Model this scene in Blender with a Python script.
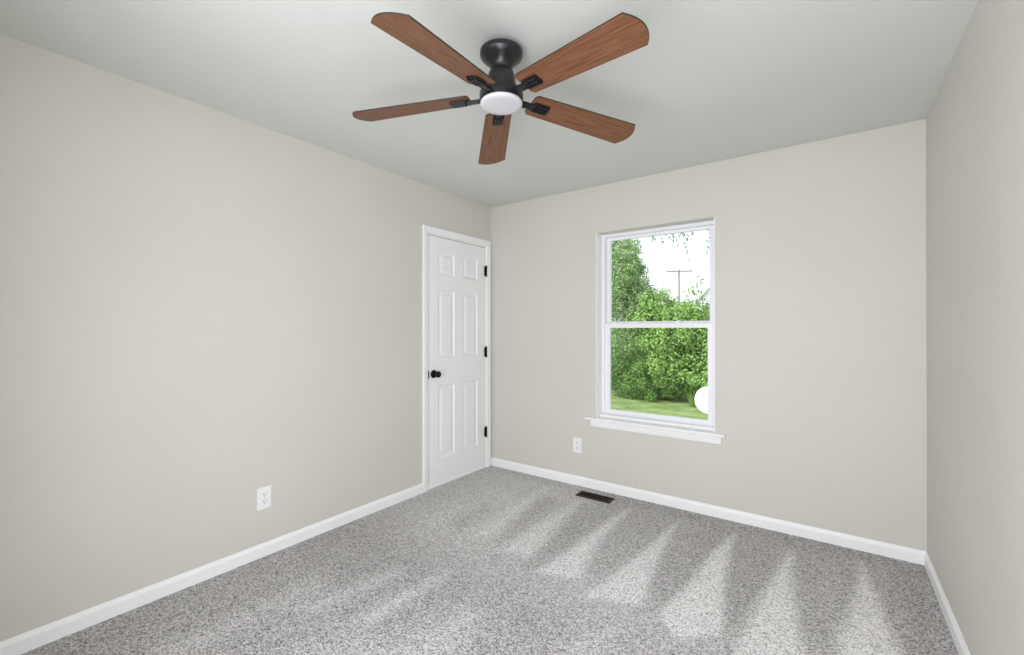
import bpy, bmesh, math, random
import numpy as np
from mathutils import Vector, Matrix

for o in list(bpy.data.objects):
    bpy.data.objects.remove(o)
SC = bpy.context.scene
COL = SC.collection
PI = math.pi
rng = np.random.default_rng(7)
random.seed(7)

# ------------------------------------------------------------------ camera
F_PX = 443.53
CAM = (2.6236, -3.2889, 1.2911)
YAW, PITCH, ROLL = 0.6262, 0.0024, -0.0004
cam = bpy.data.cameras.new('camera')
cam.sensor_fit = 'HORIZONTAL'
cam.sensor_width = 36.0
cam.lens = F_PX / 1024 * 36.0
cam.clip_start = 0.01
cam.clip_end = 300
co = bpy.data.objects.new('camera', cam)
COL.objects.link(co)
co.location = CAM
co.rotation_euler = (Matrix.Rotation(YAW, 3, 'Z') @ Matrix.Rotation(PI / 2 + PITCH, 3, 'X') @ Matrix.Rotation(ROLL, 3, 'Z')).to_euler()
SC.camera = co

# ------------------------------------------------------------------ sky, sun, lights, exposure
W = bpy.data.worlds.new('world')
SC.world = W
W.use_nodes = True
bg = W.node_tree.nodes['Background']
bg.inputs[0].default_value = (0.90, 0.96, 1.0, 1)
bg.inputs[1].default_value = 1.6

sun = bpy.data.lights.new('sun', 'SUN')
sun.energy = 4.0
sun.angle = 0.02
sun.color = (1.0, 0.95, 0.86)
so = bpy.data.objects.new('sun', sun)
COL.objects.link(so)
so.rotation_euler = Vector((0.52, 0.42, -0.78)).to_track_quat('-Z', 'Y').to_euler()

# added unseen area light in the rear doorway, a fill for the whole room
rear_fill = bpy.data.lights.new('rear_fill_light', 'AREA')
rear_fill.shape = 'RECTANGLE'
rear_fill.size = 1.75
rear_fill.size_y = 1.8
rear_fill.energy = 72.5
rear_fill.color = (0.945, 0.97, 1.03)
ho = bpy.data.objects.new('rear_fill_light', rear_fill)
COL.objects.link(ho)
ho.location = (2.05, -3.54, 1.16)
ho.rotation_euler = (PI / 2, 0, 0.20)

SC.view_settings.view_transform = 'Standard'
SC.view_settings.look = 'None'
SC.view_settings.exposure = 0.0
SC.view_settings.gamma = 1.0
SC.view_settings.use_curve_mapping = False
try:
    SC.cycles.use_denoising = True
    SC.cycles.max_bounces = 12
    SC.cycles.diffuse_bounces = 8
    SC.cycles.transparent_max_bounces = 12
    SC.cycles.sample_clamp_indirect = 6
except Exception:
    pass

# ------------------------------------------------------------------ materials
def mat(name, color, rough=0.5, metal=0.0, spec=0.5):
    m = bpy.data.materials.new(name)
    m.use_nodes = True
    b = m.node_tree.nodes['Principled BSDF']
    b.inputs['Base Color'].default_value = (*color, 1)
    b.inputs['Roughness'].default_value = rough
    b.inputs['Metallic'].default_value = metal
    b.inputs['Specular IOR Level'].default_value = spec
    return m

def nd(m, typ, **kw):
    n = m.node_tree.nodes.new(typ)
    for k, v in kw.items():
        setattr(n, k, v)
    return n

def lk(m, a, b):
    m.node_tree.links.new(a, b)

def pb(m):
    return m.node_tree.nodes['Principled BSDF']

def texco(m, scale=(1, 1, 1)):
    t = nd(m, 'ShaderNodeTexCoord')
    mp = nd(m, 'ShaderNodeMapping')
    mp.inputs['Scale'].default_value = scale
    lk(m, t.outputs['Object'], mp.inputs['Vector'])
    return mp.outputs['Vector']

def noise(m, vec, scale, detail=2.0, rough=0.5):
    n = nd(m, 'ShaderNodeTexNoise')
    n.inputs['Scale'].default_value = scale
    n.inputs['Detail'].default_value = detail
    n.inputs['Roughness'].default_value = rough
    lk(m, vec, n.inputs['Vector'])
    return n

def ramp(m, fac, stops):
    r = nd(m, 'ShaderNodeValToRGB')
    el = r.color_ramp.elements
    while len(el) < len(stops):
        el.new(0.5)
    for e, (p, c) in zip(el, stops):
        e.position = p
        e.color = (*c, 1)
    lk(m, fac, r.inputs['Fac'])
    return r.outputs['Color']

def bump(m, height, strength, dist=0.01):
    b = nd(m, 'ShaderNodeBump')
    b.inputs['Strength'].default_value = strength
    b.inputs['Distance'].default_value = dist
    lk(m, height, b.inputs['Height'])
    lk(m, b.outputs['Normal'], pb(m).inputs['Normal'])

def paint(name, c, rough, var=0.03, spec=0.5):
    m = mat(name, c, rough, spec=spec)
    v = texco(m)
    n = noise(m, v, 1.7, 3)
    lo = tuple(x * (1 - var) for x in c)
    hi = tuple(min(1, x * (1 + var)) for x in c)
    lk(m, ramp(m, n.outputs['Fac'], [(0.3, lo), (0.7, hi)]), pb(m).inputs['Base Color'])
    n2 = noise(m, v, 160, 2)
    bump(m, n2.outputs['Fac'], 0.08, 0.002)
    return m

M_WALL = paint('greige_wall_paint', (0.632, 0.613, 0.562), 0.55, 0.015, 0.35)
M_CEIL = paint('ceiling_paint', (0.645, 0.660, 0.632), 0.8, 0.012, 0.3)
M_TRIM = paint('white_trim_paint', (0.90, 0.90, 0.905), 0.35, 0.01)
M_DOOR = paint('white_door_paint', (0.89, 0.89, 0.90), 0.38, 0.01)
M_VINYL = mat('white_vinyl', (0.86, 0.86, 0.89), 0.35)
M_PLATE = mat('white_plastic', (0.86, 0.86, 0.87), 0.35)
M_SLOT = mat('dark_slot', (0.06, 0.06, 0.06), 0.6)
M_SCREW = mat('painted_screw', (0.7, 0.7, 0.7), 0.4, 0.3)
M_BLACK = mat('matte_black_metal', (0.006, 0.006, 0.006), 0.55, 0.0, 0.25)
M_FANBLK = mat('satin_black_metal', (0.045, 0.045, 0.049), 0.30, 0.7)
M_RING = mat('gloss_black_metal', (0.010, 0.010, 0.012), 0.22, 0.2)
M_IRON = mat('black_bracket_metal', (0.012, 0.012, 0.014), 0.42, 0.4)
M_BRONZE = mat('dark_bronze_metal', (0.028, 0.020, 0.009), 0.5, 0.4)
M_DUCT = mat('duct_shadow_metal', (0.012, 0.010, 0.007), 0.7)
M_EDGE = mat('dark_blade_edge', (0.03, 0.018, 0.013), 0.5)

def m_wood():
    m = mat('walnut_blade', (0.2, 0.08, 0.04), 0.45, spec=0.3)
    v = texco(m, (2.2, 42, 10))
    n = noise(m, v, 3.0, 6, 0.62)
    lk(m, ramp(m, n.outputs['Fac'], [(0.25, (0.075, 0.028, 0.013)), (0.5, (0.170, 0.070, 0.033)), (0.75, (0.275, 0.125, 0.060))]), pb(m).inputs['Base Color'])
    return m
M_WOOD = m_wood()

def m_lens():
    m = mat('frosted_light_lens', (0.58, 0.575, 0.605), 0.35)
    return m
M_LENS = m_lens()

def m_glass():
    m = bpy.data.materials.new('window_glass')
    m.use_nodes = True
    nt = m.node_tree
    nt.nodes.remove(nt.nodes['Principled BSDF'])
    out = nt.nodes['Material Output']
    t = nd(m, 'ShaderNodeBsdfTransparent')
    t.inputs[0].default_value = (0.97, 0.985, 0.975, 1)
    g = nd(m, 'ShaderNodeBsdfGlossy')
    g.inputs['Roughness'].default_value = 0.02
    fr = nd(m, 'ShaderNodeFresnel')
    fr.inputs['IOR'].default_value = 1.45
    mx = nd(m, 'ShaderNodeMixShader')
    lk(m, fr.outputs[0], mx.inputs[0])
    lk(m, t.outputs[0], mx.inputs[1])
    lk(m, g.outputs[0], mx.inputs[2])
    lk(m, mx.outputs[0], out.inputs['Surface'])
    return m
M_GLASS = m_glass()

def m_carpet():
    m = mat('speckled_grey_carpet', (0.4, 0.4, 0.4), 0.95, spec=0.1)
    v = texco(m)
    # warp so the tufts are not perfect cells
    vo = nd(m, 'ShaderNodeTexVoronoi')
    vo.inputs['Scale'].default_value = 205
    vo.inputs['Randomness'].default_value = 1.0
    lk(m, v, vo.inputs['Vector'])
    sep = nd(m, 'ShaderNodeSeparateColor')
    lk(m, vo.outputs['Color'], sep.inputs[0])
    n = noise(m, v, 55, 3, 0.65)
    mixv = nd(m, 'ShaderNodeMath', operation='MULTIPLY_ADD')
    lk(m, sep.outputs[0], mixv.inputs[0])
    mixv.inputs[1].default_value = 0.62
    s2 = nd(m, 'ShaderNodeMath', operation='MULTIPLY')
    lk(m, n.outputs['Fac'], s2.inputs[0])
    s2.inputs[1].default_value = 0.38
    lk(m, s2.outputs[0], mixv.inputs[2])
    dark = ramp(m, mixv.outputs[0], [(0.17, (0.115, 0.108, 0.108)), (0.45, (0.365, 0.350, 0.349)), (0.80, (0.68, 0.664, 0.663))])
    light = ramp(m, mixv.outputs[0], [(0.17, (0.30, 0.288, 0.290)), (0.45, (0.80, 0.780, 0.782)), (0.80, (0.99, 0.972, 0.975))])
    at = nd(m, 'ShaderNodeAttribute', attribute_name='nap_and_falloff')
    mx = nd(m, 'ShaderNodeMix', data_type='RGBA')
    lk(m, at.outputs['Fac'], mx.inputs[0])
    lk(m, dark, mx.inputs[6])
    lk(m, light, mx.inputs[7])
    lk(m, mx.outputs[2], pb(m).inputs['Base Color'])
    bump(m, vo.outputs['Distance'], 0.5, 0.004)
    return m
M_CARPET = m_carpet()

def m_leaf(name, stops, trans=0.25):
    m = bpy.data.materials.new(name)
    m.use_nodes = True
    b = pb(m)
    b.inputs['Roughness'].default_value = 0.5
    b.inputs['Specular IOR Level'].default_value = 0.4
    at = nd(m, 'ShaderNodeAttribute', attribute_name='shade')
    c = ramp(m, at.outputs['Fac'], stops)
    lk(m, c, b.inputs['Base Color'])
    tr = nd(m, 'ShaderNodeBsdfTranslucent')
    lk(m, c, tr.inputs[0])
    mx = nd(m, 'ShaderNodeMixShader')
    mx.inputs[0].default_value = trans
    lk(m, b.outputs[0], mx.inputs[1])
    lk(m, tr.outputs[0], mx.inputs[2])
    lk(m, mx.outputs[0], m.node_tree.nodes['Material Output'].inputs['Surface'])
    return m
M_LEAF_A = m_leaf('bright_leaf', [(0, (0.20, 0.36, 0.07)), (0.6, (0.32, 0.52, 0.13)), (1, (0.48, 0.68, 0.27))])
M_LEAF_B = m_leaf('grey_green_leaf', [(0, (0.20, 0.34, 0.10)), (0.6, (0.33, 0.48, 0.19)), (1, (0.50, 0.63, 0.36))])
M_LEAF_C = m_leaf('dark_leaf', [(0, (0.11, 0.23, 0.04)), (0.6, (0.20, 0.36, 0.08)), (1, (0.32, 0.50, 0.16))])
M_LEAF_D = m_leaf('pale_leaf', [(0, (0.20, 0.29, 0.26)), (1, (0.42, 0.52, 0.48))], 0.4)
M_BARK = mat('bark', (0.12, 0.09, 0.07), 0.9)
M_POLE = mat('hazed_pole_wood', (0.36, 0.35, 0.34), 0.9)  # pole grey lightened in the colour to imitate distance haze
M_SIDING = mat('white_siding', (0.78, 0.78, 0.82), 0.6)
M_HOUSEWALL = mat('grey_siding', (0.42, 0.45, 0.42), 0.7)
M_ROOF = mat('grey_shingles', (0.35, 0.35, 0.37), 0.9)
M_DISH = mat('white_dish_enamel', (0.88, 0.88, 0.92), 0.35)
M_GALV = mat('galvanised_steel', (0.45, 0.46, 0.47), 0.4, 0.6)

def m_lawn():
    m = mat('mown_lawn', (0.2, 0.4, 0.1), 0.9, spec=0.1)
    v = texco(m)
    n = noise(m, v, 2.2, 5, 0.6)
    n2 = noise(m, v, 45, 3, 0.6)
    a = nd(m, 'ShaderNodeMath', operation='ADD')
    lk(m, n.outputs['Fac'], a.inputs[0])
    lk(m, n2.outputs['Fac'], a.inputs[1])
    hv = nd(m, 'ShaderNodeMath', operation='MULTIPLY')
    lk(m, a.outputs[0], hv.inputs[0])
    hv.inputs[1].default_value = 0.5
    a = hv
    lk(m, ramp(m, a.outputs[0], [(0.38, (0.12, 0.19, 0.06)), (0.52, (0.23, 0.31, 0.12)), (0.66, (0.38, 0.45, 0.23))]), pb(m).inputs['Base Color'])
    bump(m, n2.outputs['Fac'], 0.8, 0.03)
    return m
M_LAWN = m_lawn()

# ------------------------------------------------------------------ mesh helpers
def link(name, me, m, parent=None, smooth=False):
    o = bpy.data.objects.new(name, me)
    COL.objects.link(o)
    mats = m if isinstance(m, (list, tuple)) else [m]
    for x in mats:
        me.materials.append(x)
    if parent is not None:
        o.parent = parent
    if smooth:
        me.polygons.foreach_set('use_smooth', [True] * len(me.polygons))
    return o

def obj(name, bm, m, parent=None, smooth=False, bevel=0.0, seg=2):
    bmesh.ops.recalc_face_normals(bm, faces=bm.faces)
    me = bpy.data.meshes.new(name)
    bm.to_mesh(me)
    bm.free()
    o = link(name, me, m, parent, smooth)
    if bevel:
        md = o.modifiers.new('bevel', 'BEVEL')
        md.width = bevel
        md.segments = seg
        md.limit_method = 'ANGLE'
        md.angle_limit = math.radians(40)
    return o

def thing(name, label, cat, loc=(0, 0, 0), group=None):
    o = bpy.data.objects.new(name, None)
    COL.objects.link(o)
    o.location = loc
    o.empty_display_size = 0.05
    o['label'] = label
    o['category'] = cat
    if group:
        o['group'] = group
    return o

def struct(o):
    o['kind'] = 'structure'
    return o

def add_box(bm, x0, x1, y0, y1, z0, z1):
    vs = [bm.verts.new((x, y, z)) for x in (x0, x1) for y in (y0, y1) for z in (z0, z1)]
    for f in ((0, 1, 3, 2), (4, 6, 7, 5), (0, 4, 5, 1), (2, 3, 7, 6), (0, 2, 6, 4), (1, 5, 7, 3)):
        bm.faces.new([vs[i] for i in f])
    return vs

def box(name, m, parent, x0, x1, y0, y1, z0, z1, bevel=0.0):
    bm = bmesh.new()
    add_box(bm, x0, x1, y0, y1, z0, z1)
    return obj(name, bm, m, parent, bevel=bevel)

def grid_solid(xs, ys, zs, filled, bm=None):
    """union of cells filled(i,j,k); only outside faces, shared vertices"""
    bm = bm or bmesh.new()
    V = {}
    def v(i, j, k):
        if (i, j, k) not in V:
            V[(i, j, k)] = bm.verts.new((xs[i], ys[j], zs[k]))
        return V[(i, j, k)]
    nx, ny, nz = len(xs) - 1, len(ys) - 1, len(zs) - 1
    def f(i, j, k):
        return 0 <= i < nx and 0 <= j < ny and 0 <= k < nz and filled(i, j, k)
    for i in range(nx):
        for j in range(ny):
            for k in range(nz):
                if not f(i, j, k):
                    continue
                for d, q in (((-1, 0, 0), [(0, 0, 0), (0, 0, 1), (0, 1, 1), (0, 1, 0)]), ((1, 0, 0), [(1, 0, 0), (1, 1, 0), (1, 1, 1), (1, 0, 1)]),
                             ((0, -1, 0), [(0, 0, 0), (1, 0, 0), (1, 0, 1), (0, 0, 1)]), ((0, 1, 0), [(0, 1, 0), (0, 1, 1), (1, 1, 1), (1, 1, 0)]),
                             ((0, 0, -1), [(0, 0, 0), (0, 1, 0), (1, 1, 0), (1, 0, 0)]), ((0, 0, 1), [(0, 0, 1), (1, 0, 1), (1, 1, 1), (0, 1, 1)])):
                    if not f(i + d[0], j + d[1], k + d[2]):
                        bm.faces.new([v(i + a, j + b, k + c) for a, b, c in q])
    return bm

def frame_bm(x0, x1, y0, y1, z0, z1, l, r, b, t):
    return grid_solid([x0, x0 + l, x1 - r, x1], [y0, y1], [z0, z0 + b, z1 - t, z1], lambda i, j, k: not (i == 1 and k == 1))

def add_lathe(bm, prof, seg=48, cap0=True, cap1=True, center=(0, 0)):
    rings = []
    for r, z in prof:
        rings.append([bm.verts.new((center[0] + r * math.cos(2 * PI * k / seg), center[1] + r * math.sin(2 * PI * k / seg), z)) for k in range(seg)])
    for a, b in zip(rings, rings[1:]):
        for k in range(seg):
            bm.faces.new((a[k], a[(k + 1) % seg], b[(k + 1) % seg], b[k]))
    if cap0:
        bm.faces.new(rings[0][::-1])
    if cap1:
        bm.faces.new(rings[-1])

def add_tube(bm, pts, r0, r1=None, seg=8):
    r1 = r0 if r1 is None else r1
    pts = [Vector(p) for p in pts]
    rings = []
    n = len(pts)
    for i, p in enumerate(pts):
        t = (pts[min(i + 1, n - 1)] - pts[max(i - 1, 0)]).normalized()
        a = t.cross(Vector((0, 0, 1)))
        if a.length < 0.05:
            a = t.cross(Vector((1, 0, 0)))
        a.normalize()
        b = t.cross(a)
        r = r0 + (r1 - r0) * i / max(1, n - 1)
        rings.append([bm.verts.new(p + r * (math.cos(2 * PI * k / seg) * a + math.sin(2 * PI * k / seg) * b)) for k in range(seg)])
    for a, b in zip(rings, rings[1:]):
        for k in range(seg):
            bm.faces.new((a[k], a[(k + 1) % seg], b[(k + 1) % seg], b[k]))
    bm.faces.new(rings[0][::-1])
    bm.faces.new(rings[-1])

def add_prism(bm, prof, p0, p1, out, up=(0, 0, 1)):
    """profile (depth out of wall, height) swept from p0 to p1"""
    out, up = Vector(out), Vector(up)
    r = [[bm.verts.new(Vector(p) + out * d + up * h) for d, h in prof] for p in (p0, p1)]
    n = len(prof)
    for k in range(n):
        bm.faces.new((r[0][k], r[0][(k + 1) % n], r[1][(k + 1) % n], r[1][k]))
    bm.faces.new(r[0][::-1])
    bm.faces.new(r[1])

# ------------------------------------------------------------------ room shell
RW, RH, RY = 3.038, 2.44, -3.36      # width, height, rear wall
T = 0.18
WX0, WX1, WZ0, WZ1 = 1.080, 1.967, 0.556, 2.059   # window opening
DY0, DY1, DZ = -0.822, -0.066, 2.058               # door rough opening in the left wall

def inside_vac(poly, X, Y, soft):
    """soft mask of a vacuum stroke polygon on the floor"""
    n = len(poly)
    ins = np.zeros(X.shape, bool)
    dist = np.full(X.shape, 9.0)
    for i in range(n):
        (x0, y0), (x1, y1) = poly[i], poly[(i + 1) % n]
        c = ((y0 > Y) != (y1 > Y)) & (X < (x1 - x0) * (Y - y0) / ((y1 - y0) or 1e-9) + x0)
        ins ^= c
        L2 = (x1 - x0) ** 2 + (y1 - y0) ** 2
        t = np.clip(((X - x0) * (x1 - x0) + (Y - y0) * (y1 - y0)) / L2, 0, 1)
        dist = np.minimum(dist, np.hypot(X - x0 - t * (x1 - x0), Y - y0 - t * (y1 - y0)))
    s = np.where(ins, dist, -dist)
    return np.clip(s / soft * 0.5 + 0.5, 0, 1)

def make_floor():
    nx, ny = 204, 226
    xs = np.linspace(0, RW, nx)
    ys = np.linspace(RY, 0, ny)
    X, Y = np.meshgrid(xs, ys)
    co_ = np.stack([X.ravel(), Y.ravel(), np.zeros(X.size)], 1)
    idx = np.arange(nx * ny).reshape(ny, nx)
    fc = np.stack([idx[:-1, :-1], idx[:-1, 1:], idx[1:, 1:], idx[1:, :-1]], -1).reshape(-1, 4)
    me = bpy.data.meshes.new('floor')
    me.from_pydata(co_.tolist(), [], fc.tolist())
    # pile lean of the vacuum strokes over a base that also counters light falloff
    base = 0.52 - 0.46 * np.clip((-1.15 - Y) / 0.5, 0, 1) + 0.08 * np.sin(X * 6.1 + 1.0) * np.sin(Y * 2.3 + 0.4)  # darkened towards the camera in the colour, to even out the light's falloff
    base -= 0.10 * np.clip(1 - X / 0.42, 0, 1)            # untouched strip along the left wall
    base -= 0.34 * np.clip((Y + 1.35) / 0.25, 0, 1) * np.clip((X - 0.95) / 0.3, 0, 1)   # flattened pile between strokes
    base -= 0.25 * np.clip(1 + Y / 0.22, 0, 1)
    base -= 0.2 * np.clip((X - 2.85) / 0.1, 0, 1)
    nap_and_falloff = np.clip(base, 0.02, 1)
    strokes = [
        ([(1.782, -.24), (1.802, -.53), (1.851, -.965), (1.9, -1.256), (1.652, -1.355), (1.688, -1.106), (1.721, -.831)], 1.0, .022),
        ([(2.123, -.22), (2.148, -.522), (2.192, -.911), (2.24, -1.257), (2.088, -1.40), (1.985, -1.262), (2.03, -.935), (2.058, -.518)], 1.0, .022),
        ([(2.43, -.26), (2.465, -.708), (2.495, -.926), (2.521, -1.155), (2.54, -1.6), (2.30, -1.6), (2.312, -1.212), (2.338, -.904), (2.386, -.519)], 1.0, .028),
        ([(2.752, -.16), (2.782, -.458), (2.811, -.734), (2.84, -.965), (2.86, -1.4), (2.60, -1.4), (2.649, -.938), (2.702, -.645), (2.737, -.325)], 1.0, .025),
        ([(1.445, -.23), (1.462, -.627), (1.498, -.922), (1.56, -1.25), (1.343, -1.30), (1.374, -.939), (1.393, -.587)], .95, .035),
        ([(1.085, -.30), (1.18, -.786), (1.244, -1.21), (1.03, -1.24), (1.035, -.789)], .85, .05),
        ([(.725, -.19), (.80, -.372), (.93, -1.171), (.82, -1.174), (.74, -.622)], .85, .045),
        ([(.93, -1.56), (1.0, -1.61), (1.0, -2.1), (.89, -2.1)], .42, .04),
        ([(.724, -1.7), (.80, -1.76), (.72, -2.2), (.60, -2.2)], .36, .06),
        ([(1.25, -1.75), (1.36, -1.75), (1.34, -2.5), (1.2, -2.5)], .32, .06),
        ([(1.75, -1.5), (1.9, -1.48), (1.92, -2.4), (1.72, -2.4)], .36, .08),
        ([(.45, -2.0), (.56, -2.05), (.55, -2.7), (.42, -2.7)], .30, .07),
    ]
    for poly, v, soft in strokes:
        mk = inside_vac(poly, X, Y, soft)
        nap_and_falloff = nap_and_falloff * (1 - mk) + np.maximum(nap_and_falloff, v * np.clip(1.0 + (Y + 1.1) * 0.55, 0.35, 1)) * mk if v > 0.5 else nap_and_falloff * (1 - mk) + np.maximum(nap_and_falloff, v) * mk
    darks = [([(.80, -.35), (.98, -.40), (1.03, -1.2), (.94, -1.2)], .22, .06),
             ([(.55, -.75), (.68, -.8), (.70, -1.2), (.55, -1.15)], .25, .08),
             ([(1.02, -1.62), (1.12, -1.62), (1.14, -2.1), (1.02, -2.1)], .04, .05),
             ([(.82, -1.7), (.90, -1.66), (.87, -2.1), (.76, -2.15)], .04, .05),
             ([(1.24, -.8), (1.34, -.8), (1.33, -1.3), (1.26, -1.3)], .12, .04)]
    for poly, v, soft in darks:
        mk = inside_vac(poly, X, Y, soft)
        nap_and_falloff = nap_and_falloff * (1 - mk) + v * mk
    a = me.attributes.new('nap_and_falloff', 'FLOAT', 'POINT')
    a.data.foreach_set('value', np.clip(nap_and_falloff, 0, 1).ravel().astype(np.float32))
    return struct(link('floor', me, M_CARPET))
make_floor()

bm = bmesh.new(); add_box(bm, -T, RW + T, RY - T, T, RH, RH + 0.15)
struct(obj('ceiling', bm, M_CEIL))
bm = grid_solid([-T, WX0, WX1, RW + T], [0, T], [-0.15, WZ0, WZ1, RH], lambda i, j, k: not (i == 1 and k == 1))
struct(obj('wall_back', bm, M_WALL, bevel=0.004, seg=3))
bm = grid_solid([-T, 0], [RY - T, DY0, DY1, 0], [-0.15, DZ, RH], lambda i, j, k: not (j == 1 and k == 0))
struct(obj('wall_left', bm, M_WALL))
bm = bmesh.new(); add_box(bm, RW, RW + T, RY - T, 0, -0.15, RH)
struct(obj('wall_right', bm, M_WALL))
# rear wall with the camera's doorway, widened to let the added light in
bm = grid_solid([0, 1.14, 2.97, RW], [RY - 0.12, RY], [-0.15, 0.0, 2.08, RH], lambda i, j, k: not (i == 1 and k == 1))
struct(obj('wall_rear', bm, M_WALL))
# closed hallway shell outside the doorway, added to keep the sun out
bm = grid_solid([0.40, 0.50, RW, RW + 0.10], [RY - 1.42, RY - 1.32, RY - 0.12], [-0.15, 0.0, RH, RH + 0.10], lambda i, j, k: not (i == 1 and j == 1 and k == 1))
struct(obj('wall_hall_sunblock', bm, M_WALL))
# closed closet behind the door
bm = grid_solid([-0.92, -0.90, -T], [-1.32, -1.30, 0.10, 0.12], [-0.15, -0.002, RH], lambda i, j, k: k == 0 or i == 0 or j in (0, 2))
struct(obj('wall_closet', bm, M_WALL))

# baseboards
BH = 0.0745
BP = [(0, 0), (0.013, 0), (0.013, BH - 0.022), (0.0115, BH - 0.016), (0.0075, BH - 0.009), (0.006, BH - 0.003), (0.004, BH), (0, BH)]
def baseboard(name, p0, p1, out):
    bm = bmesh.new()
    add_prism(bm, BP, p0, p1, out)
    return struct(obj(name, bm, M_TRIM))
baseboard('baseboard_left', (0, RY, 0), (0, -0.872, 0), (1, 0, 0))
baseboard('baseboard_back', (0, 0, 0), (RW, 0, 0), (0, -1, 0))
baseboard('baseboard_right', (RW, 0, 0), (RW, RY, 0), (-1, 0, 0))

# ------------------------------------------------------------------ door in the left wall
CP = [(0, 0), (0.010, 0), (0.0125, 0.006), (0.0145, 0.014), (0.0165, 0.034), (0.0175, 0.044), (0.016, 0.0505), (0, 0.0525)]   # casing profile: depth, distance from the inner edge
def casing():
    bm = bmesh.new()
    y0, y1, zt = -0.8150, -0.0730, 2.061
    path = [((y0, 0.0), (-1, 0)), ((y0, zt), (-1, 1)), ((y1, zt), (1, 1)), ((y1, 0.0), (1, 0))]
    rings = []
    for (y, z), (sy, sz) in path:
        rings.append([bm.verts.new((d, y + sy * w, z + sz * w)) for d, w in CP])
    n = len(CP)
    for a, b in zip(rings, rings[1:]):
        for k in range(n):
            bm.faces.new((a[k], a[(k + 1) % n], b[(k + 1) % n], b[k]))
    bm.faces.new(rings[0]); bm.faces.new(rings[-1])
    return struct(obj('trim_1', bm, M_TRIM))
casing()
# jamb with its stop
JY0, JY1, JZ = -0.8110, -0.0770, 2.049
bm = grid_solid([-0.12, 0.0], [DY0, JY0, JY1, DY1], [0.0, JZ, DZ], lambda i, j, k: not (j == 1 and k == 0))
bm = grid_solid([-0.085, -0.045], [JY0, JY0 + 0.012, JY1 - 0.012, JY1], [0.0, JZ - 0.012, JZ], lambda i, j, k: not (j == 1 and k == 0), bm)
struct(obj('trim_2', bm, M_TRIM))

def make_door():
    y0, y1, z0, z1 = JY0 + 0.003, JY1 - 0.003, 0.003, 2.0435
    xf, th = -0.004, 0.035
    ycols = [y0, -0.690, -0.492, -0.388, -0.190, y1]
    # panels are set in three rows
    rows = [(0.222, 0.824), (1.046, 1.612), (1.730, 1.928)]
    zs = [z0] + [z for r in rows for z in r] + [z1]
    bm = bmesh.new()
    V = {}
    def v(j, k):
        if (j, k) not in V:
            V[(j, k)] = bm.verts.new((xf, ycols[j], zs[k]))
        return V[(j, k)]
    for j in range(5):
        for k in range(len(zs) - 1):
            c = [v(j, k), v(j + 1, k), v(j + 1, k + 1), v(j, k + 1)]
            if j in (1, 3) and k in (1, 3, 5):
                prev = c
                for ins, dep in ((0.004, -0.002), (0.014, -0.0105), (0.026, -0.0105), (0.046, -0.0035), (0.052, -0.0030)):
                    ya, yb = ycols[j] + ins, ycols[j + 1] - ins
                    za, zb = zs[k] + ins, zs[k + 1] - ins
                    ring = [bm.verts.new((xf + dep, *p)) for p in ((ya, za), (yb, za), (yb, zb), (ya, zb))]
                    for i in range(4):
                        bm.faces.new((prev[i], prev[(i + 1) % 4], ring[(i + 1) % 4], ring[i]))
                    prev = ring
                bm.faces.new(prev)
            else:
                bm.faces.new(c)
    # back and sides
    b = [bm.verts.new((xf - th, y, z)) for y, z in ((y0, z0), (y1, z0), (y1, z1), (y0, z1))]
    bm.faces.new(b)
    nz = len(zs) - 1
    bm.faces.new([v(j, 0) for j in range(6)] + [b[1], b[0]])
    bm.faces.new([v(j, nz) for j in range(6)] + [b[2], b[3]])
    bm.faces.new([v(0, k) for k in range(nz + 1)] + [b[3], b[0]])
    bm.faces.new([v(5, k) for k in range(nz + 1)] + [b[2], b[1]])
    d = struct(obj('door_1', bm, M_DOOR))
    # knob: rose and round knob on the left stile
    def lathe_x(prof, y, z, x, seg=32):
        m = bmesh.new()
        add_lathe(m, prof, seg)
        bmesh.ops.transform(m, matrix=Matrix.Translation((x, y, z)) @ Matrix.Rotation(PI / 2, 4, 'Y'), verts=m.verts)
        return m
    ky, kz = -0.742, 0.922
    rose = obj('knob_rose', lathe_x([(0.0335, 0), (0.0335, 0.004), (0.031, 0.008), (0.022, 0.010), (0.012, 0.0105)], ky, kz, xf), M_BLACK, d, smooth=True)
    rose['label'] = 'round black rose plate behind the knob'
    kn = obj('door_knob', lathe_x([(0.0115, 0.008), (0.011, 0.026), (0.016, 0.032), (0.0245, 0.040), (0.0272, 0.049), (0.0262, 0.058), (0.020, 0.0655), (0.010, 0.068)], ky, kz, xf), M_BLACK, d, smooth=True)
    kn['label'] = 'round black door knob'
    for zc in (1.8266, 1.0736, 0.3304):
        m = bmesh.new()
        add_lathe(m, [(0.004, -0.053), (0.0068, -0.050), (0.0068, -0.0165), (0.0062, -0.0155), (0.0068, -0.0145), (0.0068, 0.0145), (0.0062, 0.0155), (0.0068, 0.0165), (0.0068, 0.050), (0.004, 0.053)], 16, center=(0.0078, -0.0785))
        add_box(m, -0.004, 0.002, -0.098, -0.0785, -0.044, 0.044)
        bmesh.ops.translate(m, verts=m.verts, vec=(0, 0, zc))
        h = obj('hinge', m, M_BLACK, d)
        h['label'] = 'black door hinge'
    s = box('strike_plate', M_BLACK, d, -0.010, 0.0150, JY0 - 0.0030, JY0 + 0.0010, 0.893, 0.951)
    s['label'] = 'slim black latch strike'
    return d
make_door()

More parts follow.
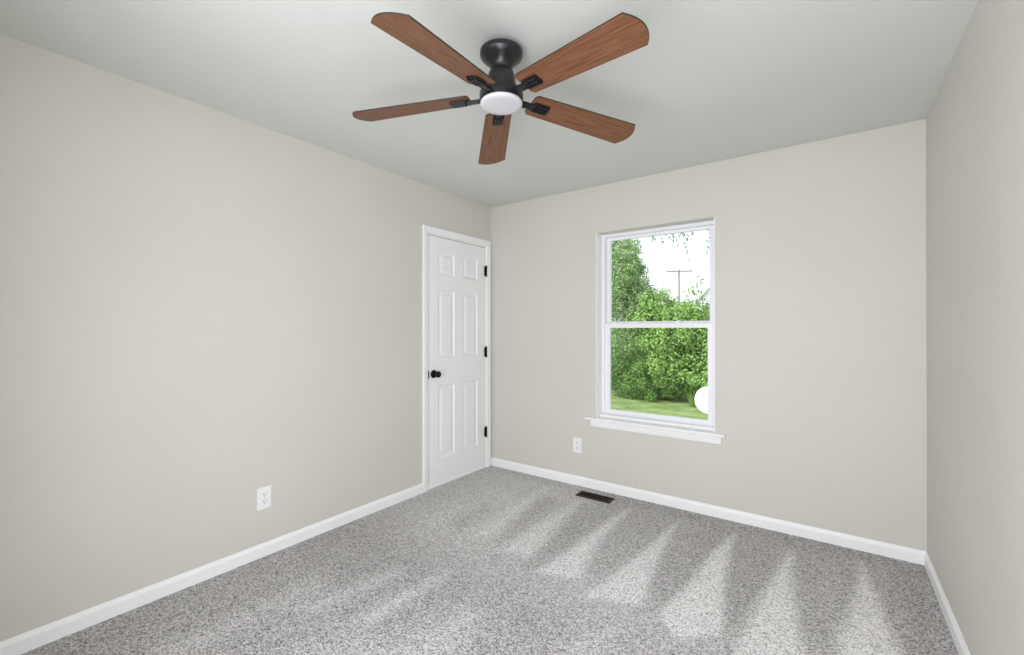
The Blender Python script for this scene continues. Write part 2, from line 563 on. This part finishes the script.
# ------------------------------------------------------------------ window
def make_window():
    fy0, fy1 = 0.100, 0.178
    x0, x1, z0, z1 = WX0, WX1, WZ0 + 0.018, WZ1
    # outer frame with the narrow stop ridges on its jambs
    bm = frame_bm(x0, x1, fy0, fy1, z0, z1, 0.026, 0.026, 0.030, 0.024)
    add_box(bm, x0 + 0.0065, x1 - 0.0065, 0.052, 0.0995, z0 + 0.0008, z0 + 0.023)   # sill strip added so its front face catches light
    fr = struct(obj('window_1', bm, M_VINYL, bevel=0.002))
    bm = bmesh.new()
    for xx in (x0 + 0.026, x1 - 0.031):
        add_box(bm, xx, xx + 0.005, fy0 + 0.012, fy0 + 0.020, z0 + 0.030, z1 - 0.024)
    obj('jamb_track', bm, M_VINYL, fr)
    # lower sash, nearer the room
    lx0, lx1 = x0 + 0.029, x1 - 0.029
    ly0, ly1 = 0.108, 0.136
    lz0, lz1 = z0 + 0.022, 1.336
    s = obj('sash', frame_bm(lx0, lx1, ly0, ly1, lz0, lz1, 0.041, 0.041, 0.036, 0.040), M_VINYL, fr, bevel=0.003)
    s['label'] = 'lower white window sash'
    g = box('pane', M_GLASS, s, lx0 + 0.036, lx1 - 0.036, 0.122, 0.126, lz0 + 0.03, lz1 - 0.035)
    bm = bmesh.new()
    add_box(bm, lx0 + 0.041, lx1 - 0.041, ly0 - 0.006, ly0, lz1 - 0.012, lz1 - 0.004)
    obj('lift_rail', bm, M_VINYL, s, bevel=0.002)
    for cx in (x0 + 0.28, x1 - 0.28):
        bm = bmesh.new()
        add_box(bm, cx - 0.022, cx + 0.022, ly0 + 0.004, ly1 - 0.002, lz1, lz1 + 0.009)
        add_box(bm, cx - 0.004, cx + 0.018, ly0 - 0.004, ly0 + 0.010, lz1 + 0.009, lz1 + 0.014)
        obj('sash_lock', bm, M_VINYL, s, bevel=0.002)
    # upper sash, further out
    uy0, uy1 = 0.140, 0.168
    ux0, ux1 = x0 + 0.0265, x1 - 0.0265
    s2 = obj('sash', frame_bm(ux0, ux1, uy0, uy1, 1.312, z1 - 0.0242, 0.036, 0.036, 0.036, 0.024), M_VINYL, fr, bevel=0.003)
    s2['label'] = 'upper white window sash'
    box('pane', M_GLASS, s2, ux0 + 0.03, ux1 - 0.03, 0.153, 0.157, 1.34, z1 - 0.044)
    return fr
make_window()

bm = grid_solid([WX0, WX0 + 0.006, WX1 - 0.006, WX1], [0.0015, 0.1], [WZ0 + 0.018, WZ1], lambda i, j, k: i != 1)
struct(obj('trim_5', bm, M_TRIM))
# stool with a rounded nose and two horns, apron under it
def make_stool():
    bm = grid_solid([0.9905, WX0, WX1, 2.0335], [-0.036, 0.0, 0.1015], [WZ0 - 0.001, WZ0 + 0.0185], lambda i, j, k: j == 0 or i == 1)
    st = struct(obj('trim_3', bm, M_TRIM, bevel=0.006, seg=3))
    bm = bmesh.new()
    add_prism(bm, [(0, 0), (0.006, 0.000), (0.010, 0.006), (0.0125, 0.018), (0.0135, 0.030), (0.016, 0.040), (0.0165, 0.0545), (0, 0.0545)], (1.036, 0, 0.4995), (2.0075, 0, 0.4995), (0, -1, 0))
    struct(obj('trim_4', bm, M_TRIM))
make_stool()

# ------------------------------------------------------------------ outlets
def make_outlet(loc, rz, label):
    t = thing('wall_outlet', label, 'outlet', loc, 'white wall outlets')
    t.rotation_euler = (0, 0, rz)
    # local: plate in the xz plane, facing -y
    w, h = 0.0395, 0.0625
    bm = bmesh.new()
    add_box(bm, -w, w, -0.0055, 0, -h, h)
    obj('cover_plate', bm, M_PLATE, t, bevel=0.0035, seg=3)
    for s in (-1, 1):
        bm = bmesh.new()
        pts = []
        for k in range(24):
            a = 2 * PI * k / 24
            pts.append((max(-0.0168, min(0.0168, 0.0190 * math.cos(a))), max(-0.0140, min(0.0140, 0.0190 * math.sin(a)))))
        f = bm.faces.new([bm.verts.new((x, -0.0055, z + s * 0.0205)) for x, z in pts])
        e = bmesh.ops.extrude_face_region(bm, geom=[f])
        bmesh.ops.translate(bm, verts=[q for q in e['geom'] if isinstance(q, bmesh.types.BMVert)], vec=(0, -0.0022, 0))
        r = obj('receptacle', bm, M_PLATE, t)
        for xs_, hh in ((-0.0068, 0.0046), (0.0068, 0.0038)):
            q = bmesh.new()
            add_box(q, xs_ - 0.0013, xs_ + 0.0013, -0.0080, -0.0070, s * 0.0205 + 0.0035 - hh, s * 0.0205 + 0.0035 + hh)
            obj('slot', q, M_SLOT, r)
        q = bmesh.new()
        add_lathe(q, [(0.0028, 0.0), (0.0028, 0.001)], 14)
        bmesh.ops.transform(q, matrix=Matrix.Translation((0, -0.0070, s * 0.0205 - 0.0075)) @ Matrix.Rotation(PI / 2, 4, 'X'), verts=q.verts)
        obj('ground_hole', q, M_SLOT, r)
    q = bmesh.new()
    add_lathe(q, [(0.0036, 0), (0.0034, 0.0012), (0.0020, 0.0018)], 16)
    bmesh.ops.transform(q, matrix=Matrix.Translation((0, -0.0055, 0)) @ Matrix.Rotation(PI / 2, 4, 'X'), verts=q.verts)
    obj('screw', q, M_SCREW, t)
    return t
make_outlet((0.0, -2.069, 0.329), PI / 2, 'white duplex outlet low on the left wall, left of the door')
make_outlet((0.913, 0.0, 0.327), 0.0, 'white outlet low on the back wall, left of and below the window')

# ------------------------------------------------------------------ floor register
def make_register():
    x0, x1, y0, y1 = 1.006, 1.286, -0.222, -0.108
    t = thing('floor_register', 'dark bronze slotted heat register set in the carpet under the window', 'vent', ((x0 + x1) / 2, (y0 + y1) / 2, 0))
    hx, hy = (x1 - x0) / 2, (y1 - y0) / 2
    bm = grid_solid([-hx, -hx + 0.020, hx - 0.020, hx], [-hy, -hy + 0.018, hy - 0.018, hy], [0.0, 0.0065], lambda i, j, k: not (i == 1 and j == 1))
    obj('register_frame', bm, M_BRONZE, t, bevel=0.003)
    bm = bmesh.new(); add_box(bm, -hx + 0.015, hx - 0.015, -hy + 0.014, hy - 0.014, 0.0004, 0.0012)
    obj('cavity_shade', bm, M_DUCT, t)  # dark sheet painted as the shade inside the vent
    bm = bmesh.new()
    n = 22
    for k in range(n):
        x = -hx + 0.020 + (k + 0.5) * (2 * hx - 0.040) / n
        vs = add_box(bm, -0.0012, 0.0012, -hy + 0.017, hy - 0.017, -0.0028, 0.0028)
        bmesh.ops.transform(bm, matrix=Matrix.Translation((x, 0, 0.0042)) @ Matrix.Rotation(0.5, 4, 'Y'), verts=vs)
    add_box(bm, -hx + 0.019, hx - 0.019, -0.002, 0.002, 0.0022, 0.0060)
    obj('louvers', bm, M_BRONZE, t)
    bm = bmesh.new(); add_box(bm, hx - 0.034, hx - 0.026, -0.004, 0.004, 0.004, 0.0105)
    obj('damper_lever', bm, M_BRONZE, t, bevel=0.001)
make_register()

# ------------------------------------------------------------------ ceiling fan
def make_fan():
    t = thing('ceiling_fan', 'black flush-mount ceiling fan with five walnut blades and a round white light', 'ceiling fan', (1.536, -1.858, RH))
    def lz(name, prof, m, seg=64):
        bm = bmesh.new()
        add_lathe(bm, [(r, z - RH) for r, z in prof], seg)
        return obj(name, bm, m, t, smooth=True)
    def es(o, ang=35):
        md = o.modifiers.new('split', 'EDGE_SPLIT')
        md.split_angle = math.radians(ang)
        return o
    es(lz('canopy', [(0.045, 2.44), (0.045, 2.417), (0.0835, 2.4145), (0.0868, 2.411), (0.0870, 2.398), (0.0850, 2.392), (0.0720, 2.379), (0.0580, 2.366), (0.0490, 2.355), (0.0445, 2.345), (0.0430, 2.335)], M_FANBLK))
    es(lz('motor_housing', [(0.043, 2.338), (0.047, 2.334), (0.052, 2.323), (0.0560, 2.308), (0.058, 2.292), (0.0585, 2.270), (0.058, 2.249)], M_FANBLK))
    es(lz('light_ring', [(0.058, 2.250), (0.083, 2.250), (0.0875, 2.246), (0.0888, 2.240), (0.0888, 2.211), (0.0875, 2.207), (0.0845, 2.2062)], M_RING))
    es(lz('light_diffuser', [(0.0840, 2.2085), (0.0852, 2.2050), (0.0850, 2.1995), (0.0820, 2.1955), (0.070, 2.1935), (0.050, 2.1925), (0.025, 2.192), (0.004, 2.1918)], M_LENS), 60)['label'] = 'round frosted white light lens'
    # blade outline in its own plane: x outwards, y across
    R0c, R0n, Rc, Rn, wr, wt, bul, th = 0.1281, 0.132, 0.6197, 0.6213, 0.1171, 0.1484, 0.033, 0.0055
    ch = 0.012
    out = [(R0n + ch, -wr / 2 - 0.0004), (Rn, -wt / 2)]
    N = 14
    for k in range(1, N):
        s = -1 + 2 * k / N
        out.append((0.62 + bul * (1 - s * s), s * wt / 2))
    out += [(Rc, wt / 2), (R0c + ch, wr / 2 + 0.0004), (R0c, wr / 2 - ch), (R0n, -wr / 2 + ch)]
    bm = bmesh.new()
    lo = [bm.verts.new((x, y, -th / 2)) for x, y in out]
    hi = [bm.verts.new((x, y, th / 2)) for x, y in out]
    bm.faces.new(lo[::-1]); bm.faces.new(hi)
    n = len(out)
    for k in range(n):
        f = bm.faces.new((lo[k], lo[(k + 1) % n], hi[(k + 1) % n], hi[k]))
        f.material_index = 1
    blade = obj('blade', bm, [M_WOOD, M_EDGE], t)
    bv = blade.modifiers.new('bevel', 'BEVEL'); bv.width = 0.0012; bv.segments = 2; bv.limit_method = 'ANGLE'; bv.material = 1
    # bracket: an arm out of the motor and a ribbed pad screwed to the underside
    bm = bmesh.new()
    zb = -th / 2
    add_box(bm, 0.080, 0.146, -0.0155, 0.0155, zb - 0.012, zb - 0.002)
    def rpad(x0, x1, y, z0, z1, r=0.007):
        ps = []
        for cx, cy, a0 in ((x1 - r, y - r, 0), (x0 + r, y - r, PI / 2), (x0 + r, -y + r, PI), (x1 - r, -y + r, 1.5 * PI)):
            for q in range(5):
                a = a0 + q * PI / 8
                ps.append((cx + r * math.cos(a), cy + r * math.sin(a)))
        a_ = [bm.verts.new((x, yy, z0)) for x, yy in ps]
        b_ = [bm.verts.new((x, yy, z1)) for x, yy in ps]
        bm.faces.new(a_[::-1]); bm.faces.new(b_)
        for k in range(len(ps)):
            bm.faces.new((a_[k], a_[(k + 1) % len(ps)], b_[(k + 1) % len(ps)], b_[k]))
    rpad(0.142, 0.216, 0.0245, zb - 0.008, zb)
    for yy in (-0.0155, 0.0, 0.0155):
        add_box(bm, 0.150, 0.210, yy - 0.0050, yy + 0.0050, zb - 0.0135, zb - 0.007)
    br = obj('blade_bracket', bm, M_IRON, blade, bevel=0.0015)
    a0, pit, tx, ty = -0.2065, -0.1949, -0.0227, -0.0053
    droop = [0.0436, 0.0581, 0.067, 0.0649, 0.1069]
    for k in range(5):
        a = a0 + k * 2 * PI / 5
        sl = droop[k] - tx * math.cos(a) - ty * math.sin(a)
        b = blade if k == 0 else blade.copy()
        if k:
            COL.objects.link(b)
            c = br.copy(); COL.objects.link(c); c.parent = b
        b.matrix_local = Matrix.Translation((0, 0, 2.2364 - RH)) @ Matrix.Rotation(a, 4, 'Z') @ Matrix.Rotation(math.atan(sl), 4, 'Y') @ Matrix.Rotation(pit, 4, 'X')
make_fan()

# ------------------------------------------------------------------ outside
GZ = -0.45
bm = bmesh.new()
vs = [bm.verts.new(p) for p in ((-70, 0.2, GZ), (40, 0.2, GZ), (40, 90, GZ), (-70, 90, GZ))]
bm.faces.new(vs)
struct(obj('ground', bm, M_LAWN))

def leaf_mesh(name, C, Nn, D, L, Wd, shade, m, parent):
    """bent pointed leaves: centres C, normals Nn, directions D, lengths L, widths Wd"""
    n = len(C)
    D = D - (D * Nn).sum(1, keepdims=True) * Nn
    D /= np.linalg.norm(D, axis=1, keepdims=True) + 1e-9
    S = np.cross(Nn, D)
    L = L[:, None]; Wd = Wd[:, None]
    base = C - D * L * 0.5
    tip = C + D * L * 0.5 - Nn * L * 0.12
    l = C + S * Wd * 0.5 + Nn * Wd * 0.12
    r = C - S * Wd * 0.5 + Nn * Wd * 0.12
    co_ = np.stack([base, l, tip, r], 1).reshape(-1, 3)
    i = np.arange(n) * 4
    tri = np.stack([np.stack([i, i + 1, i + 2], 1), np.stack([i, i + 2, i + 3], 1)], 1).reshape(-1, 3)
    me = bpy.data.meshes.new(name)
    me.vertices.add(len(co_)); me.vertices.foreach_set('co', co_.astype(np.float32).ravel())
    me.loops.add(tri.size); me.loops.foreach_set('vertex_index', tri.astype(np.int32).ravel())
    me.polygons.add(len(tri))
    me.polygons.foreach_set('loop_start', np.arange(0, tri.size, 3, dtype=np.int32))
    me.update(calc_edges=True)
    a = me.attributes.new('shade', 'FLOAT', 'POINT')
    a.data.foreach_set('value', np.repeat(shade, 4).astype(np.float32))
    return link(name, me, m, parent)

def unit(v):
    return v / (np.linalg.norm(v, axis=1, keepdims=True) + 1e-9)

def crown_points(blobs, n, zmin):
    """points near the surfaces of many little leaf clumps scattered over the big ellipsoids"""
    vol = np.array([b[3] * b[4] + b[4] * b[5] + b[3] * b[5] for b in blobs])
    cnt = np.maximum(1, (n * vol / vol.sum()).astype(int))
    P, Nn = [], []
    for (x, y, z, rx, ry, rz), c in zip(blobs, cnt):
        k = max(8, c // 55)
        d = unit(rng.normal(size=(k, 3)))
        cc = d * (rng.random((k, 1)) ** 0.25) * 0.92
        w = rng.integers(0, k, c)
        loc = unit(rng.normal(size=(c, 3))) * (rng.random((c, 1)) ** 0.4) * 0.27
        q = cc[w] + loc
        P.append(q * [rx, ry, rz] + [x, y, z])
        Nn.append(unit(q + loc * 2 + rng.normal(size=(c, 3)) * 0.5 + [0, 0, 0.35]))
    P, Nn = np.concatenate(P), np.concatenate(Nn)
    k = P[:, 2] > zmin
    return P[k], unit(Nn[k])

def plant(name, label, cat, blobs, n, leaf, m, stems, group=None, hang=0.0):
    x, y = stems[0][0][0], stems[0][0][1]
    t = thing(name, label, cat, (x, y, GZ), group)
    P, Nn = crown_points(blobs, n, GZ + 0.03)
    D = unit(rng.normal(size=P.shape) + [0, 0, -hang])
    L = leaf[0] * (0.7 + 0.6 * rng.random(len(P)))
    Wd = L * leaf[1]
    sh = np.clip(rng.normal(0.5, 0.30, len(P)), 0, 1)
    leaf_mesh('foliage', P - [x, y, GZ], Nn, D, L, Wd, sh, m, t)
    bm = bmesh.new()
    for st in stems:
        pts = [Vector(p) - Vector((x, y, GZ)) for p in st[:-1]]
        add_tube(bm, pts, st[-1], st[-1] * 0.35, 7)
    obj('trunk' if cat == 'tree' else 'stem', bm, M_BARK, t)
    return t

plant('tall_tree', 'tall grey-green feathery tree at the left side of the window view', 'tree',
      [(-2.0, 8.3, 1.0, 1.0, 0.9, 1.4), (-2.12, 8.4, 2.55, 0.85, 0.85, 1.0), (-2.08, 8.4, 3.2, 0.58, 0.7, 0.85), (-3.0, 8.8, 4.0, 1.0, 1.0, 1.3), (-1.7, 8.2, 1.9, 0.6, 0.6, 0.75), (-1.28, 8.15, 1.75, 0.5, 0.5, 0.72), (-1.72, 8.25, 2.75, 0.42, 0.5, 0.6)],
      25000, (0.095, 0.34), M_LEAF_B, [[(-2.6, 8.9, GZ), (-2.6, 8.9, 1.5), (-2.9, 8.9, 4.2), 0.09], [(-2.6, 8.9, 1.0), (-2.2, 8.7, 2.0), (-2.1, 8.6, 2.9), 0.035]], hang=0.8)
plant('leafy_bush', 'broad bright green bush in the middle of the window view', 'bush',
      [(-0.75, 7.9, 0.55, 0.8, 0.75, 1.0), (-0.98, 8.1, 1.55, 0.75, 0.7, 0.75), (-0.25, 8.0, 1.0, 0.68, 0.6, 0.95), (-0.35, 7.7, 0.1, 0.8, 0.5, 0.55)],
      18000, (0.08, 0.52), M_LEAF_A, [[(-0.7, 8.0, GZ), (-0.72, 8.0, 0.7), (-0.9, 8.1, 1.7), 0.045], [(-0.7, 8.0, GZ), (-0.4, 7.9, 0.5), (-0.2, 7.9, 1.3), 0.03]])
rb = plant('leafy_bush', 'light green bush with upright shoots at the right side of the window view', 'bush',
      [(0.35, 8.0, 0.45, 0.75, 0.7, 1.0), (-0.28, 8.3, 1.3, 0.6, 0.6, 0.62), (0.35, 8.2, 0.95, 0.6, 0.6, 0.66), (0.75, 8.1, 0.75, 0.6, 0.6, 0.8), (0.5, 7.6, 0.05, 0.7, 0.45, 0.5)],
      16000, (0.08, 0.50), M_LEAF_A, [[(0.35, 8.1, GZ), (0.33, 8.1, 0.6), (0.2, 8.2, 1.3), 0.04], [(0.35, 8.1, GZ), (0.6, 8.0, 0.5), (0.75, 8.0, 1.2), 0.03]])
# upright shoots of that bush, each a stem with leaves
for (sx, sy, zt, dx) in ((-0.10, 8.3, 2.45, 0.0), (0.10, 8.2, 2.62, -0.12), (0.22, 8.15, 2.35, 0.10), (-0.28, 8.35, 2.30, -0.05), (0.02, 8.25, 2.25, -0.2)):
    bx, by = 0.35, 8.1
    bm = bmesh.new()
    pts = [Vector((sx - bx, sy - by, 1.2 - GZ)), Vector((sx - bx + dx * 0.4, sy - by, (1.2 + zt) / 2 - GZ)), Vector((sx - bx + dx, sy - by, zt - GZ))]
    add_tube(bm, pts, 0.010, 0.003, 6)
    sh = obj('shoot', bm, M_BARK, rb)
    k = 34
    tt = rng.random(k)
    P = np.array([list(pts[0].lerp(pts[1], min(1, 2 * q)) if q < 0.5 else pts[1].lerp(pts[2], 2 * q - 1)) for q in tt]) + rng.normal(size=(k, 3)) * 0.035
    leaf_mesh('shoot_leaves', P, unit(rng.normal(size=(k, 3)) + [0, -0.6, 0.3]), unit(rng.normal(size=(k, 3)) * 0.5 + [0, 0, 1]), 0.10 + 0.05 * rng.random(k), 0.035 + 0.015 * rng.random(k), rng.random(k) * 0.7, M_LEAF_A, sh)
plant('low_shrub', 'low dark shrub at the foot of the tall tree, by the lawn edge', 'bush',
      [(-1.45, 7.45, 0.0, 0.6, 0.4, 0.55), (-0.85, 7.4, -0.1, 0.45, 0.35, 0.42), (-1.9, 7.6, 0.1, 0.5, 0.4, 0.6)],
      6500, (0.06, 0.5), M_LEAF_C, [[(-1.4, 7.5, GZ), (-1.4, 7.5, 0.2), 0.02], [(-1.4, 7.5, GZ), (-0.95, 7.45, 0.05), 0.015]])
# the hedgerow behind them
for i, (bx, by, r, h) in enumerate(((-4.6, 12.0, 1.4, 3.6), (-2.9, 12.4, 1.3, 2.5), (-1.3, 12.2, 1.3, 2.35), (0.3, 12.0, 1.3, 2.2))):
    lab = ['dark tree in the hedgerow farthest left behind the tall tree', 'dark hedgerow bush behind the gap of tall tree and broad bush',
           'dark hedgerow bush right behind the broad bright bush', 'dark hedgerow bush behind the bush with upright shoots'][i]
    plant('hedge_bush', lab, 'bush', [(bx, by, 0.5, r, 1.0, 1.1), (bx + 0.1, by, h - 0.9, r * 0.8, 0.9, 0.9)], 5200, (0.13, 0.5), M_LEAF_C,
          [[(bx, by, GZ), (bx, by, h - 0.6), 0.05]], 'hedgerow bushes in the background')
# grass clump in front of the bush
def grass_clump(x, y, label, n=60, h=0.42):
    t = thing('grass_clump', label, 'grass', (x, y, GZ))
    bm = bmesh.new()
    for k in range(n):
        a, r = random.random() * 2 * PI, 0.12 * math.sqrt(random.random())
        p = Vector((r * math.cos(a), r * math.sin(a), 0))
        lean = Vector((math.cos(a), math.sin(a), 0)) * random.uniform(0.02, 0.14)
        hh = h * random.uniform(0.6, 1.05)
        s = Vector((-math.sin(a + 1), math.cos(a + 1), 0)) * 0.008
        q = [bm.verts.new(p - s), bm.verts.new(p + s), bm.verts.new(p + lean * 0.5 + s * 0.8 + Vector((0, 0, hh * 0.6))), bm.verts.new(p + lean * 0.5 - s * 0.8 + Vector((0, 0, hh * 0.6))), bm.verts.new(p + lean * 1.4 + Vector((0, 0, hh)))]
        bm.faces.new((q[0], q[1], q[2], q[3])); bm.faces.new((q[3], q[2], q[4]))
    obj('blades', bm, M_LEAF_A, t)
grass_clump(0.15, 7.05, 'clump of tall green grass blades at the foot of the right bush')

# overhanging tree whose trunk stands right of the window
def overhang():
    t = thing('overhanging_tree', 'pale hanging twigs of a near tree at the top of the window view', 'tree', (3.6, 6.2, GZ))
    o = Vector((3.6, 6.2, GZ))
    bm = bmesh.new()
    add_tube(bm, [(0, 0, 0), (0.03, 0, 1.6), (-0.1, 0, 3.2), (-0.2, 0.1, 5.0)], 0.16, 0.06, 10)
    obj('trunk', bm, M_BARK, t)
    limb = [Vector((3.5, 6.2, 2.7)), Vector((2.5, 6.0, 3.45)), Vector((1.4, 5.8, 3.75)), Vector((0.5, 5.6, 3.70)), Vector((-0.1, 5.6, 3.68)), Vector((-0.75, 5.6, 3.6))]
    bm = bmesh.new()
    add_tube(bm, [p - o for p in limb], 0.06, 0.012, 8)
    lb = obj('limb', bm, M_BARK, t)
    P, D = [], []
    bm = bmesh.new()
    for k in range(38):
        s = random.random() ** 0.8
        x = 1.35 - 2.0 * s
        a = Vector((x, 5.62 + random.uniform(-0.1, 0.1), 3.68))
        ln = random.uniform(0.45, 1.05) * (1.0 if 0.15 < x < 0.9 else 0.75)
        pts = [a, a + Vector((random.uniform(-0.1, 0.05), 0, -ln * 0.5)), a + Vector((random.uniform(-0.2, 0.1), random.uniform(-0.1, 0.1), -ln))]
        add_tube(bm, [p - o for p in pts], 0.004, 0.0015, 5)
        for q in np.linspace(0.3, 1, 16):
            p = pts[0].lerp(pts[1], min(1, 2 * q)) if q < 0.5 else pts[1].lerp(pts[2], 2 * q - 1)
            P.append(list(p - o + Vector((random.uniform(-1, 1), random.uniform(-1, 1), random.uniform(-1, 1))) * 0.04))
            D.append((random.uniform(-0.6, 0.6), random.uniform(-0.6, 0.6), -1))
    obj('twigs', bm, M_BARK, t)
    P, D = np.array(P), unit(np.array(D))
    k = len(P)
    leaf_mesh('foliage', P, unit(rng.normal(size=(k, 3))), D, 0.07 + 0.04 * rng.random(k), 0.022 + 0.012 * rng.random(k), rng.random(k), M_LEAF_D, t)
overhang()

# utility pole
def pole():
    x, y = -9.17, 40.0
    t = thing('utility_pole', 'distant wooden utility pole with one crossarm above the bushes', 'utility pole', (x, y, GZ))
    bm = bmesh.new(); add_lathe(bm, [(0.11, 0), (0.075, 7.35)], 14)
    obj('post', bm, M_POLE, t, smooth=False)
    bm = bmesh.new(); add_box(bm, -1.15, 1.15, -0.17, -0.07, 7.08, 7.20)
    arm = obj('crossarm', bm, M_POLE, t)
    arm.rotation_euler = (0, 0, 0.45)
    for xx in (-1.1, -0.5, 0.5, 1.1):
        bm = bmesh.new(); add_lathe(bm, [(0.03, 7.22), (0.05, 7.26), (0.05, 7.33), (0.02, 7.38)], 10, center=(xx, -0.14))
        obj('insulator', bm, M_GALV, arm)
pole()

# neighbour's house: gable end with a white rake and frieze board
def house():
    y = 20.0
    xl, hw, ez, pitch = -2.80, 3.6, 2.68, 1.1
    t = thing('neighbour_house', 'corner of a neighbouring house with white gable and trim, right edge of the upper pane', 'house', (xl + hw, y, GZ))
    ox = -(xl + hw); oz = -GZ
    def X(x): return x + ox
    pk = ez + hw * pitch
    bm = bmesh.new(); add_box(bm, -hw + 0.25, hw - 0.25, 0.15, 7.5, 0, ez + oz - 0.15)
    obj('wall', bm, M_HOUSEWALL, t)
    bm = bmesh.new()
    g0 = [bm.verts.new(p) for p in ((-hw - 0.08, -0.12, ez + oz - 0.12), (hw + 0.08, -0.12, ez + oz - 0.12), (0, -0.12, pk + oz - 0.02))]
    g1 = [bm.verts.new((v.co.x, 0.3, v.co.z)) for v in g0]
    bm.faces.new(g0); bm.faces.new(g1[::-1])
    for k in range(3):
        bm.faces.new((g0[k], g0[(k + 1) % 3], g1[(k + 1) % 3], g1[k]))
    obj('gable', bm, M_SIDING, t)
    bm = bmesh.new(); add_box(bm, -hw - 0.18, hw + 0.18, -0.24, 0.14, ez + oz - 0.30, ez + oz - 0.12)
    obj('frieze_board', bm, M_SIDING, t)
    for s in (-1, 1):
        bm = bmesh.new()
        add_prism(bm, [(0, 0), (7.9, 0), (7.9, 0.14), (0, 0.14)], (s * (hw + 0.1), -0.17, ez + oz - 0.10), (0, -0.17, pk + oz + 0.02), (0, 1, 0))
        obj('roof', bm, M_ROOF, t)
        bm = bmesh.new()
        add_prism(bm, [(0, 0), (0.05, 0), (0.05, 0.2), (0, 0.2)], (s * (hw + 0.1), -0.22, ez + oz - 0.14), (0, -0.22, pk + oz - 0.02), (0, 1, 0))
        obj('rake_board', bm, M_SIDING, t)
house()

# white dish on a short post
def dish():
    x, y, zc = 0.865, 5.0, 0.045
    t = thing('satellite_dish', 'white oval dish on a short post on the lawn, lower right of the window view', 'dish', (x, y, GZ))
    bm = bmesh.new()
    add_lathe(bm, [(0.005, 0.0), (0.06, 0.003), (0.12, 0.008), (0.18, 0.015), (0.232, 0.024), (0.236, 0.021), (0.18, 0.008), (0.06, -0.006), (0.005, -0.009)], 40)
    # bowl opens towards the house, a little left
    bmesh.ops.transform(bm, matrix=Matrix.Translation((0, -0.05, zc - GZ)) @ Matrix.Rotation(0.25, 4, 'Z') @ Matrix.Rotation(PI / 2 - 0.12, 4, 'X') @ Matrix.Scale(0.92, 4, (1, 0, 0)), verts=bm.verts)
    d = obj('reflector', bm, M_DISH, t, smooth=True)
    bm = bmesh.new(); add_lathe(bm, [(0.022, 0.0), (0.022, zc - GZ + 0.02)], 14)
    obj('post', bm, M_GALV, t)
    bm = bmesh.new(); add_box(bm, -0.03, 0.03, -0.032, 0.03, zc - GZ - 0.05, zc - GZ + 0.05)
    obj('mount', bm, M_GALV, t, bevel=0.004)
dish()
